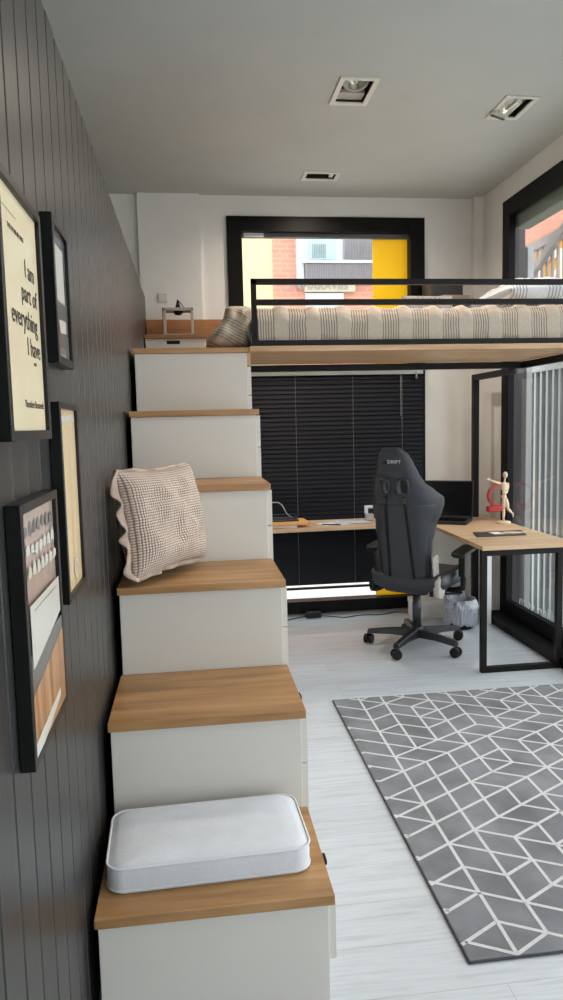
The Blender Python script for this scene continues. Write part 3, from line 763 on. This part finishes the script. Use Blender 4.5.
# backrest
tab = [(.405, .15, .02), (.44, .165, .03), (.516, .172, .045), (.65, .182, .055), (.75, .192, .07), (.805, .205, .085), (.866, .214, .11), (.934, .238, .145), (.99, .25, .165), (1.03, .250, .165), (1.08, .214, .115), (1.13, .172, .062), (1.19, .145, .048), (1.25, .122, .04), (1.305, .098, .03), (1.335, .07, .015), (1.345, .045, .008)]
def bt(z):
    for (a, b1, c1), (a2, b2_, c2) in zip(tab, tab[1:]):
        if z <= a2: t_ = max(0, (z-a)/(a2-a)); t_ = t_*t_*(3-2*t_)*.5+t_*.5; return b1+(b2_-b1)*t_, c1+(c2-c1)*t_
    return tab[-1][1:]
def ybase(z): return -.205-(z-.42)*math.tan(math.radians(11))
def back_pt(s, z, front):
    a, fwd = bt(z); x = s*a
    q = abs(x)/.25
    y = ybase(z)+fwd*min(1, abs(s))**3.0
    th = .075*(1-abs(s)**5*.75)
    if front: y += th; y -= .02*(1-s*s)*.6
    else: y += .012*abs(s)**8
    return Vector((x, y, z))
ops = lambda x, z: any(((abs(x-cx_)/.034)**3+(abs(z-1.10)/.050)**3) < 1 for cx_ in (-.052, .052))
def skip(u, v):
    z = .405+v*.94; s = 2*u-1; a, _ = bt(z); return ops(s*a, z)
NU, NV = 72, 110
b = MB()
b.grid(lambda u, v: back_pt(2*u-1, .405+v*.94, False), NU, NV, skip=skip)
b.grid(lambda u, v: back_pt(2*u-1, .405+v*.94, True), NU, NV, skip=skip)
bo = [e for e in b.b.edges if e.is_boundary]
# stitch rim: outer boundaries and opening walls
b.b.verts.ensure_lookup_table()
nvert = (NU+1)*(NV+1); vl = list(b.b.verts)
idx = {v: i for i, v in enumerate(vl)}
for e in bo:
    i, j = idx[e.verts[0]], idx[e.verts[1]]
    if i < nvert and j < nvert:
        try: f = b.b.faces.new((vl[i], vl[j], vl[j+nvert], vl[i+nvert])); f.smooth = True
        except ValueError: pass
for v in [v for v in b.b.verts if not v.link_faces]: b.b.verts.remove(v)
bk = b.build('backrest', 'leather', ch)
# rear flat panel (slightly raised lighter shell)
def pan(u, v):
    z = .43+v*.56; s = (2*u-1)*.90
    p = back_pt(s, z, False); p.y -= .002; return p
b = MB(); b.grid(pan, 24, 40)
o = b.build('back_panel', 'leather2', bk); o.modifiers.new('t', 'SOLIDIFY').thickness = .004
def back_y(x, z):
    a, f = bt(z); return back_pt(x/a, z, False).y
for cx_, sg in ((-.062, -1), (.062, 1)):
    pts = []
    for k in range(40):
        a = 2*PI*k/40; q = 1/((abs(math.cos(a))**3.2+abs(math.sin(a))**3.2)**(1/3.2))
        x = cx_+.036*math.cos(a)*q; z = 1.10+.052*math.sin(a)*q
        pts.append((x, back_y(x, z)-.004, z))
    MB().tube(pts, .0075, closed=True, n=8).build('harness_rim', 'dgrey', bk)
    pts = [(cx_*1.05+sg*.002*k, back_y(cx_*1.05+sg*.002*k, 1.045-k*.056)-.009, 1.045-k*.056) for k in range(11)]
    b = MB(); b.loft([[Vector((x-.008, y, z)), Vector((x+.008, y, z)), Vector((x+.008, y+.006, z)), Vector((x-.008, y+.006, z))] for x, y, z in pts], smooth=False)
    b.build('strap', 'black', bk)
    x = cx_*1.05; B(x-.013, x+.013, back_y(x, 1.02)-.016, back_y(x, 1.02)-.004, 1.0, 1.035).build('buckle', 'dgrey', bk, bevel=.003)
b = MB(); b.box(-.012, .012, back_y(0, 1.06)-.012, back_y(0, 1.06)-.001, 1.05, 1.08); b.build('harness_clip', 'dgrey', bk, bevel=.003)
tl = math.radians(11)
mt = basis((1, 0, 0), (0, -math.sin(tl), math.cos(tl)), (0, -math.cos(tl), -math.sin(tl)), (.022, back_y(0, 1.262)-.0015, 1.258))
add_text('logo', 'DRIFT', .030, 'letters', mt, bk, sx=1.15)
b = MB().prism([(-.085, -.008), (-.05, -.012), (-.048, .008), (-.066, .004)], 0, .001, mat=mt); b.build('logo_mark', 'black', bk)
# hinge covers and brackets
for s_ in (-1, 1):
    MB().box(s_*.205-.006, s_*.205+.006, -.20, -.12, .42, .66, rot=Matrix.Rotation(math.radians(8), 3, 'X')).build('side_bracket', 'lgrey' if s_ > 0 else 'plastic', ch, bevel=.004)
    b = MB(); b.loft([[Vector((s_*.226+dx_, -.16+y_*k, .46+z_*k)) for y_, z_ in rounded_outline(.11, .15, .05)] for dx_, k in ((-.016, 1), (.014, 1), (.02, .85))])
    b.build('hinge_cover', 'lgrey' if s_ > 0 else 'plastic', ch)
    MB().box(s_*.19-.015, s_*.19+.015, -.20, .10, .40, .425).build('bracket_arm', 'plastic', ch, bevel=.003)
MB().tube([(.17, -.06, .41), (.22, -.02, .39), (.29, .02, .385)], .007).build('recline_lever', 'plastic', ch)

# ------------------------------------------------------------------ bin, bag, box, cables
tb = thing('waste_bin', 'black round waste bin on the floor under the desk', 'bin', (1.91, 4.98, 0))
MB().lathe([(.001, 0), (.085, 0), (.088, .004), (.105, .19), (.102, .19), (.085, .008), (.001, .008)], n=32).build('bucket', 'plastic', tb)
MB().tube([(.105*math.cos(a), .105*math.sin(a), .19) for a in [2*PI*k/32 for k in range(32)]], .005, closed=True).build('rim', 'plastic', tb)
b = MB(); n = 64; rings = []
prof2 = [(.108, .035), (.116, .06), (.117, .12), (.118, .16), (.116, .19), (.112, .215), (.104, .218), (.098, .19), (.09, .13)]
for r_, z_ in prof2:
    ring_ = []
    for k in range(n):
        a = 2*PI*k/n; q = noise.noise(Vector((math.cos(a)*4, math.sin(a)*4, z_*22)))*.02+noise.noise(Vector((math.cos(a)*11, math.sin(a)*11, z_*50)))*.010
        if z_ < .19 and r_ > .1: q = abs(q)
        if r_ < .1: q = 0
        ring_.append(Vector(((r_+q)*math.cos(a), (r_+q)*math.sin(a), z_+noise.noise(Vector((math.cos(a)*3, math.sin(a)*3, 7)))*(.05 if z_ < .1 else .015))))
    rings.append(ring_)
b.loft(rings, cap=False, smooth=False)
o = b.build('bin_bag', 'bag'); place(o, (1.91, 4.98, 0)); tag(o, 'crumpled silver grey bag hanging over the black waste bin', 'bag')
bx = thing('carton', 'white cardboard box on the floor behind the gaming chair', 'box', (1.78, 5.33, 0))
MB().box(-.13, .13, -.09, .09, .0, .125).build('body', 'carton', bx, bevel=.003)
MB().box(-.134, .134, -.094, .094, .10, .14).build('lid', 'carton', bx, bevel=.003)
o = tag(B(-.06, .06, -.03, .03, 0, .045).build('power_adapter', 'plastic', bevel=.006), 'black power adapter on the floor under the back window', 'adapter'); place(o, (.90, 5.47, 0), .03)
def cable(name, pts, label, r_=.004):
    P_ = [Vector(p) for p in pts]; out = []
    for i in range(len(P_)-1):
        p0_, p1_, p2_, p3_ = P_[max(i-1, 0)], P_[i], P_[i+1], P_[min(i+2, len(P_)-1)]
        for k in range(8):
            t_ = k/8; out.append(.5*((2*p1_)+(p2_-p0_)*t_+(2*p0_-5*p1_+4*p2_-p3_)*t_*t_+(3*p1_-p0_-3*p2_+p3_)*t_**3))
    out.append(P_[-1]); o = MB().tube(out, r_, n=6).build(name, 'plastic'); return tag(o, label, 'cable')
cable('cable', [(.96, 5.46, .012), (1.05, 5.44, .005), (1.15, 5.40, .005), (1.28, 5.44, .005), (1.42, 5.42, .005), (1.56, 5.47, .005), (1.66, 5.44, .005)], 'black cable running right from the adapter along the floor')
cable('cable', [(.84, 5.46, .012), (.74, 5.44, .005), (.66, 5.40, .005), (.5, 5.42, .005)], 'short black cable running left from the adapter toward the stairs')

# ------------------------------------------------------------------ rug
rgx0, rgx1, rgy0, rgy1 = .714, 2.13, 1.79, 3.735
a_ = .1365; cw = .1225
rug = thing('area_rug', 'grey rug with white geometric line pattern on the pale floor', 'rug', (rgx0, rgy0, 0))
b = MB().box(0, rgx1-rgx0, 0, rgy1-rgy0, .0005, .011, 0); b.build('pile', 'rug', rug, bevel=.004)
b = MB(); w_ = rgx1-rgx0; h_ = rgy1-rgy0
b.tube([(0, 0, .006), (w_, 0, .006), (w_, h_, .006), (0, h_, .006)], .005, closed=True, n=6); b.build('binding', 'rugedge', rug)
random.seed(21)
node = lambda i, j: Vector((.855+(i)*cw-rgx0, 1.93+(j+(.5 if i % 2 else 0))*a_-rgy0, 0))
edges = {}; tris = []
def nb(i, j):   # up, upper right, lower right
    return (i, j+1), (i+1, j+(1 if i % 2 else 0)), (i+1, j-(0 if i % 2 else 1))
for i in range(-3, 14):
    for j in range(-3, 18):
        u_, ur, lr = nb(i, j)
        for q in (u_, ur, lr): edges[frozenset(((i, j), q))] = True
        tris.append([((i, j), u_), ((i, j), ur), (u_, ur)]); tris.append([((i, j), ur), ((i, j), lr), (lr, ur)])
random.shuffle(tris); used = {}
t_of = {}
for k, t_ in enumerate(tris):
    for e in t_: t_of.setdefault(frozenset(e), []).append(k)
cnt = [0]*len(tris); es = list(edges); es.sort(key=lambda e: sorted(e)); random.shuffle(es)
es.sort(key=lambda e: 0 if len({q[0] for q in e}) > 1 else random.choice((0, 1)))
gone = 0
for e in es:
    ks = t_of.get(e, [])
    lim = 1
    if random.random() < .7 and all(cnt[k] < lim for k in ks):
        edges[e] = False
        for k in ks: cnt[k] += 1
b = MB()
def clip(p, q):
    t0_, t1_ = 0, 1; d = q-p
    for a, lo, hi in ((0, .004, w_-.004), (1, .004, h_-.004)):
        if abs(d[a]) < 1e-9:
            if not lo <= p[a] <= hi: return None
            continue
        ta, tb_ = (lo-p[a])/d[a], (hi-p[a])/d[a]
        if ta > tb_: ta, tb_ = tb_, ta
        t0_, t1_ = max(t0_, ta), min(t1_, tb_)
    if t1_-t0_ < .02: return None
    return p+d*t0_, p+d*t1_
for e, on_ in sorted(edges.items(), key=lambda kv: sorted(kv[0])):
    if not on_: continue
    if all(q_[0] == -1 for q_ in e): continue
    (p, q) = [node(*k) for k in sorted(e)]
    r_ = clip(p, q)
    if not r_: continue
    p, q = r_; d = (q-p).normalized(); s_ = Vector((-d.y, d.x, 0))*.0061
    z0_, z1_ = Vector((0, 0, .0105)), Vector((0, 0, .0125)); p -= d*.002; q += d*.002
    zz = Vector((0, 0, .0116+(hash(tuple(sorted(e))) % 7)*.00006)); b.b.faces.new([b.b.verts.new(v_) for v_ in (p+s_+zz, q+s_+zz, q-s_+zz, p-s_+zz)])
for f in b.b.faces:
    if f.normal.z < 0: f.normal_flip()
b.build('line_pattern', 'rugline', rug, recalc=False)

# ------------------------------------------------------------------ ceiling lights
def light_box(x0, x1, y0_, y1_, label, kind):
    cx_, cy_ = (x0+x1)/2, (y0_+y1_)/2; w_, h_ = (x1-x0)/2, (y1_-y0_)/2
    o = thing('ceiling_light', label, 'ceiling light', (cx_, cy_, H), group=None)
    f = .022
    b = MB().box(-w_-.004, -w_+f, -h_-.004, h_+.004, -.008, .001).box(w_-f, w_+.004, -h_-.004, h_+.004, -.008, .001).box(-w_+f, w_-f, -h_-.004, -h_+f, -.008, .001).box(-w_+f, w_-f, h_-f, h_+.004, -.008, .001)
    b.build('trim_frame', 'fixture', o, bevel=.001)
    b = MB().box(-w_+.001, -w_+.004, -h_+.001, h_-.001, .001, .13).box(w_-.004, w_-.001, -h_+.001, h_-.001, .001, .13).box(-w_+.004, w_-.004, -h_+.001, -h_+.004, .001, .13).box(-w_+.004, w_-.004, h_-.004, h_-.001, .001, .13).box(-w_+.001, w_-.001, -h_+.001, h_-.001, .127, .13)
    b.build('housing', 'fixdark', o)
    if kind == 0:
        R_ = Matrix.Translation((0, -.045, .03)) @ Matrix.Rotation(math.radians(-16), 4, 'X')
        b = MB(); prf = [(.068, .02), (.072, 0), (.066, -.012), (.055, -.008)]
        b.lathe(prf, cap=False); b.b.verts.ensure_lookup_table(); bmesh.ops.transform(b.b, matrix=R_, verts=b.b.verts); sp = b.build('spot_ring', 'lgrey', o)
        b = MB(); b.lathe([(.055, -.006), (.045, .012), (.03, .03), (.012, .035), (.001, .035)], cap=False); bmesh.ops.transform(b.b, matrix=R_, verts=b.b.verts); b.build('reflector', 'bulb', sp)
        b = MB(); b.ell((0, 0, .004), .012, .012, .02, n=10); bmesh.ops.transform(b.b, matrix=R_, verts=b.b.verts); b.build('bulb', 'fixture', sp)
        B(-w_+.028, w_-.028, .045, h_-.024, .01, .03).build('cover_plate', 'lgrey', o, bevel=.003)
    elif kind == 1:
        R_ = Matrix.Translation((-.01, .0, .01)) @ Matrix.Rotation(math.radians(28), 4, 'Z') @ Matrix.Rotation(math.radians(-20), 4, 'X')
        b = MB().box(-.055, .055, -.1, .1, -.005, .02, mat=R_); sp = b.build('reflector', 'bulb', o, bevel=.004)
        B(-.055, .055, .085, .093, -.009, -.004, mat=R_).build('clip', 'fixdark', sp)
        MB().box(-.008, .008, -.05, .055, -.016, -.005, mat=R_).build('lamp_tube', 'fixture', sp, bevel=.004)
    else:
        B(-w_+.02, w_-.05, -h_+.03, h_-.03, .03, .05).build('diffuser', 'lgrey', o)
        B(w_-.06, w_-.03, -h_+.03, h_-.03, .005, .06).build('lamp_holder', 'fixture', o, bevel=.003)
    return o
light_box(*holes[0], 'square recessed ceiling light with round spotlight inside, nearest to the boarded wall', 0)
light_box(*holes[1], 'recessed ceiling light with tilted reflector, nearest to the right window', 1)
light_box(*holes[2], 'shallow rectangular ceiling light closest to the back window', 2)

light_box(*holes[3], 'added recessed square ceiling light above the middle of the staircase, out of view', 0)  # unseen fixture, added to house an extra lamp for the risers
light_box(*holes[4], 'added recessed square ceiling light above the camera side of the room, out of view', 0)  # second added fixture, outside the view, for extra brightness
def lamp(name, loc, power, size=.1, spread=150, col=(1, .86, .72)):
    l = bpy.data.lights.new(name, 'AREA'); l.shape = 'DISK'; l.size = size; l.energy = power; l.color = col; l.spread = math.radians(spread)
    o = bpy.data.objects.new(name, l); C.objects.link(o); o.location = loc; return o
lamp('spot_light', (.895, 2.15, H-.012), 8)  # extra light of the added fixture by the stairs
lamp('spot_light', (.895, .55, H-.012), 2)  # extra light of the added fixture on the camera side
lamp('spot_light', (.895, 3.79, H-.012), 9)
lamp('spot_light', (1.82, 3.97, H-.012), 5)
lamp('spot_light', (.94, 5.1, H-.012), 9)
# ------------------------------------------------------------------ outside
struct(B(W+.10, 40, D+.2, 12, -.75, -.65).build('pavement', 'ground'))
struct(B(-30, W+.1, D+.2, 40, -.15, -.05).build('pavement', 'ground'))
struct(B(W+.1, 40, 12, 40, -.15, -.05).build('pavement', 'ground'))
struct(B(W+.10, 40, -30, D+.2, -.75, -.65).build('pavement', 'ground'))
struct(B(-30, W+.10, -30, YF-.1, -.15, -.05).build('pavement', 'ground'))
bg = thing('apartment_building', 'street building with cream, salmon brick and white facade beyond back window', 'building', (2.5, 14, -.05))
BG = (2.5, 14, -.05)
off(B(-3, 1.66, 14, 18, -.05, 8), BG).build('cream_wall', 'render_cream', bg)
off(B(1.66, 5.2, 13.97, 18, -.05, 4.55), BG).build('brick_wall', 'brickwall', bg)
off(B(1.66, 2.22, 13.97, 18, 4.55, 8), BG).build('brick_wall', 'brickwall', bg)
off(B(2.22, 5.2, 13.9, 18, 4.55, 8), BG).build('white_wall', 'facade', bg)
off(B(2.1, 2.24, 13.86, 13.97, 4.12, 8), BG).build('corner_pillar', 'facade', bg)
off(B(2.34, 2.85, 13.87, 13.9, 4.6, 5.4), BG).build('window', 'cyan', bg)
b = MB()
for k in range(8): b.box(2.40+k*.035, 2.41+k*.035, 13.85, 13.868, 4.62, 4.88)
off(b, BG).build('balcony_rail', 'shutter', bg)
b = MB()
for k in range(22): b.box(3.0+k*.03, 3.016+k*.03, 13.84, 13.868, 4.6, 4.98)
off(b, BG).build('shutter', 'shutter', bg)
b = MB().box(2.25, 3.7, 13.8, 13.83, 4.20, 4.50)
for k in range(34): b.box(2.27+k*.043, 2.285+k*.043, 13.78, 13.8, 4.20, 4.52)
off(b, BG).build('balcony_rail', 'shutter', bg)
off(B(2.2, 3.7, 13.75, 13.97, 4.51, 4.56), BG).build('cornice', 'facade', bg)
off(B(2.26, 3.0, 13.9, 13.97, 3.2, 3.98), BG).build('window', 'facade', bg)
sg_ = thing('shop_sign', 'weathered cream sign board with grey letters on the brick facade across the street', 'sign', (2.6, 13.9, 4.0))
B(-.36, .62, -.04, .06, .0, .17).build('board', 'sign', sg_)
add_text('letters', 'C·INMARAVIIS', .21, 'signtext', basis((1, 0, 0), (0, 0, 1), (0, -1, 0), (-.18, -.05, .1)), sg_, ext=.01)
tag(B(W+.3, 3.2, 3.6, 7.4, -.65, -.635).build('paving_strip', 'darkpave'), 'dark paving strip on the ground outside the right window', 'paving')['kind'] = 'structure'
# right side: post, bar fence, stair railing, ochre wall
tag(B(2.72, 2.93, 6.13, 6.4, -.65, 3.6).build('wooden_post', 'greywood', bevel=.01), 'weathered grey wooden post outside the right window', 'post')
tag(B(2.985, 3.04, 6.2, 6.3, -.65, 3.0).build('white_post', 'fence', bevel=.004), 'pale metal post beside the wooden post outside', 'post')
fe = thing('bar_fence', 'tall fence of pale vertical bars on dark board outside the right window', 'fence', (3.3, 5, -.05))
FO = (3.3, 5, -.05)
off(B(3.34, 3.38, 5.3, 7.4, -.65, 1.98), FO).build('board', 'fenceback', fe)
b = MB(); y = 5.33
for k in range(18): b.box(3.27, 3.32, y, y+.036, -.6, 2.0); y += .115
off(b, FO).build('bars', 'fence', fe)
off(B(3.26, 3.33, 5.3, 7.4, 1.94, 2.0), FO).build('top_rail', 'fence', fe)
ow = thing('ochre_wall', 'ochre painted wall with large white lettering beyond the fence', 'wall', (5.2, 8, -.05))
off(B(5.2, 5.4, 8.4, 12.0, -.05, 3.95), (5.2, 8, -.05)).build('panel', 'ochre', ow)
add_text('letters', 'moɔ·iɿɒilidom'.replace('ɔ', 'c').replace('ɿ', 'r').replace('ɒ', 'a'), 1.2, 'whitesign', basis((0, -1, 0), (0, 0, 1), (-1, 0, 0), (-.02, 1.9, 3.72)), ow, ext=.006)
sr = thing('stair_railing', 'grey slatted railing with sloping handrail outside the right window top', 'railing', (3.3, 6, 2))
SR = (3.3, 6, 2)
b = MB(); y = 5.35
for k in range(16): b.box(3.29, 3.31, y, y+.03, 2.02, 3.10); y += .1
off(b, SR).build('bars', 'railpaint', sr)
b = MB().box(3.27, 3.33, 5.3, 6.9, 3.08, 3.16)
b.loft([[Vector((x_, 6.9, z_)) for x_, z_ in ((3.22, 2.72), (3.27, 2.72), (3.27, 2.80), (3.22, 2.80))], [Vector((x_, 5.2, z_)) for x_, z_ in ((3.22, 3.45), (3.27, 3.45), (3.27, 3.53), (3.22, 3.53))]], smooth=False)
b.box(3.27, 3.33, 6.84, 6.9, 1.98, 3.16)
off(b, SR).build('handrail', 'railpaint', sr)
tag(B(W+.061, W+.17, ry0, ry1-.04, 2.85, 3.09).build('awning_cassette', 'greenbeam', bevel=.01), 'green grey awning box along the top of the right window outside', 'awning')
rb = thing('brick_house', 'pink brick house far behind the ochre wall', 'building', (9, 12, -.05))
off(B(9.2, 12, 13, 20, -.05, 7.2), (9, 12, -.05)).build('wall', 'brickwall', rb)

# ------------------------------------------------------------------ light
wd = bpy.data.worlds.new('World'); bpy.context.scene.world = wd; wd.use_nodes = True
nt = wd.node_tree; bgn = nt.nodes['Background']
sky = nt.nodes.new('ShaderNodeTexSky'); sky.sky_type = 'HOSEK_WILKIE'; sky.turbidity = 6; sky.ground_albedo = .5
sky.sun_direction = (.3, .1, .95)
mx = nt.nodes.new('ShaderNodeMix'); mx.data_type = 'RGBA'; mx.inputs[0].default_value = .85
nt.links.new(sky.outputs[0], mx.inputs[6]); mx.inputs[7].default_value = (.93, .97, 1.0, 1)
nt.links.new(mx.outputs[2], bgn.inputs[0]); bgn.inputs[1].default_value = 2.6

# ------------------------------------------------------------------ camera
cam = bpy.data.cameras.new('Camera'); co = bpy.data.objects.new('Camera', cam); C.objects.link(co)
cam.sensor_fit = 'VERTICAL'; cam.sensor_height = 36; cam.lens = 724.2587/1000*36; cam.clip_start = .02
rr = Vector((0.99194545, -0.12443653, -0.02365971)); uu = Vector((0.03616298, 0.09920113, 0.99441006)); ff = Vector((0.12139387, 0.98725614, -0.10290211))
co.matrix_world = basis(rr, uu, -ff, (0, 0, 1.5))
sc = bpy.context.scene; sc.camera = co
sc.view_settings.view_transform = 'Standard'; sc.view_settings.look = 'None'; sc.view_settings.gamma = 1
sc.view_settings.use_curve_mapping = False; sc.view_settings.exposure = 0.42
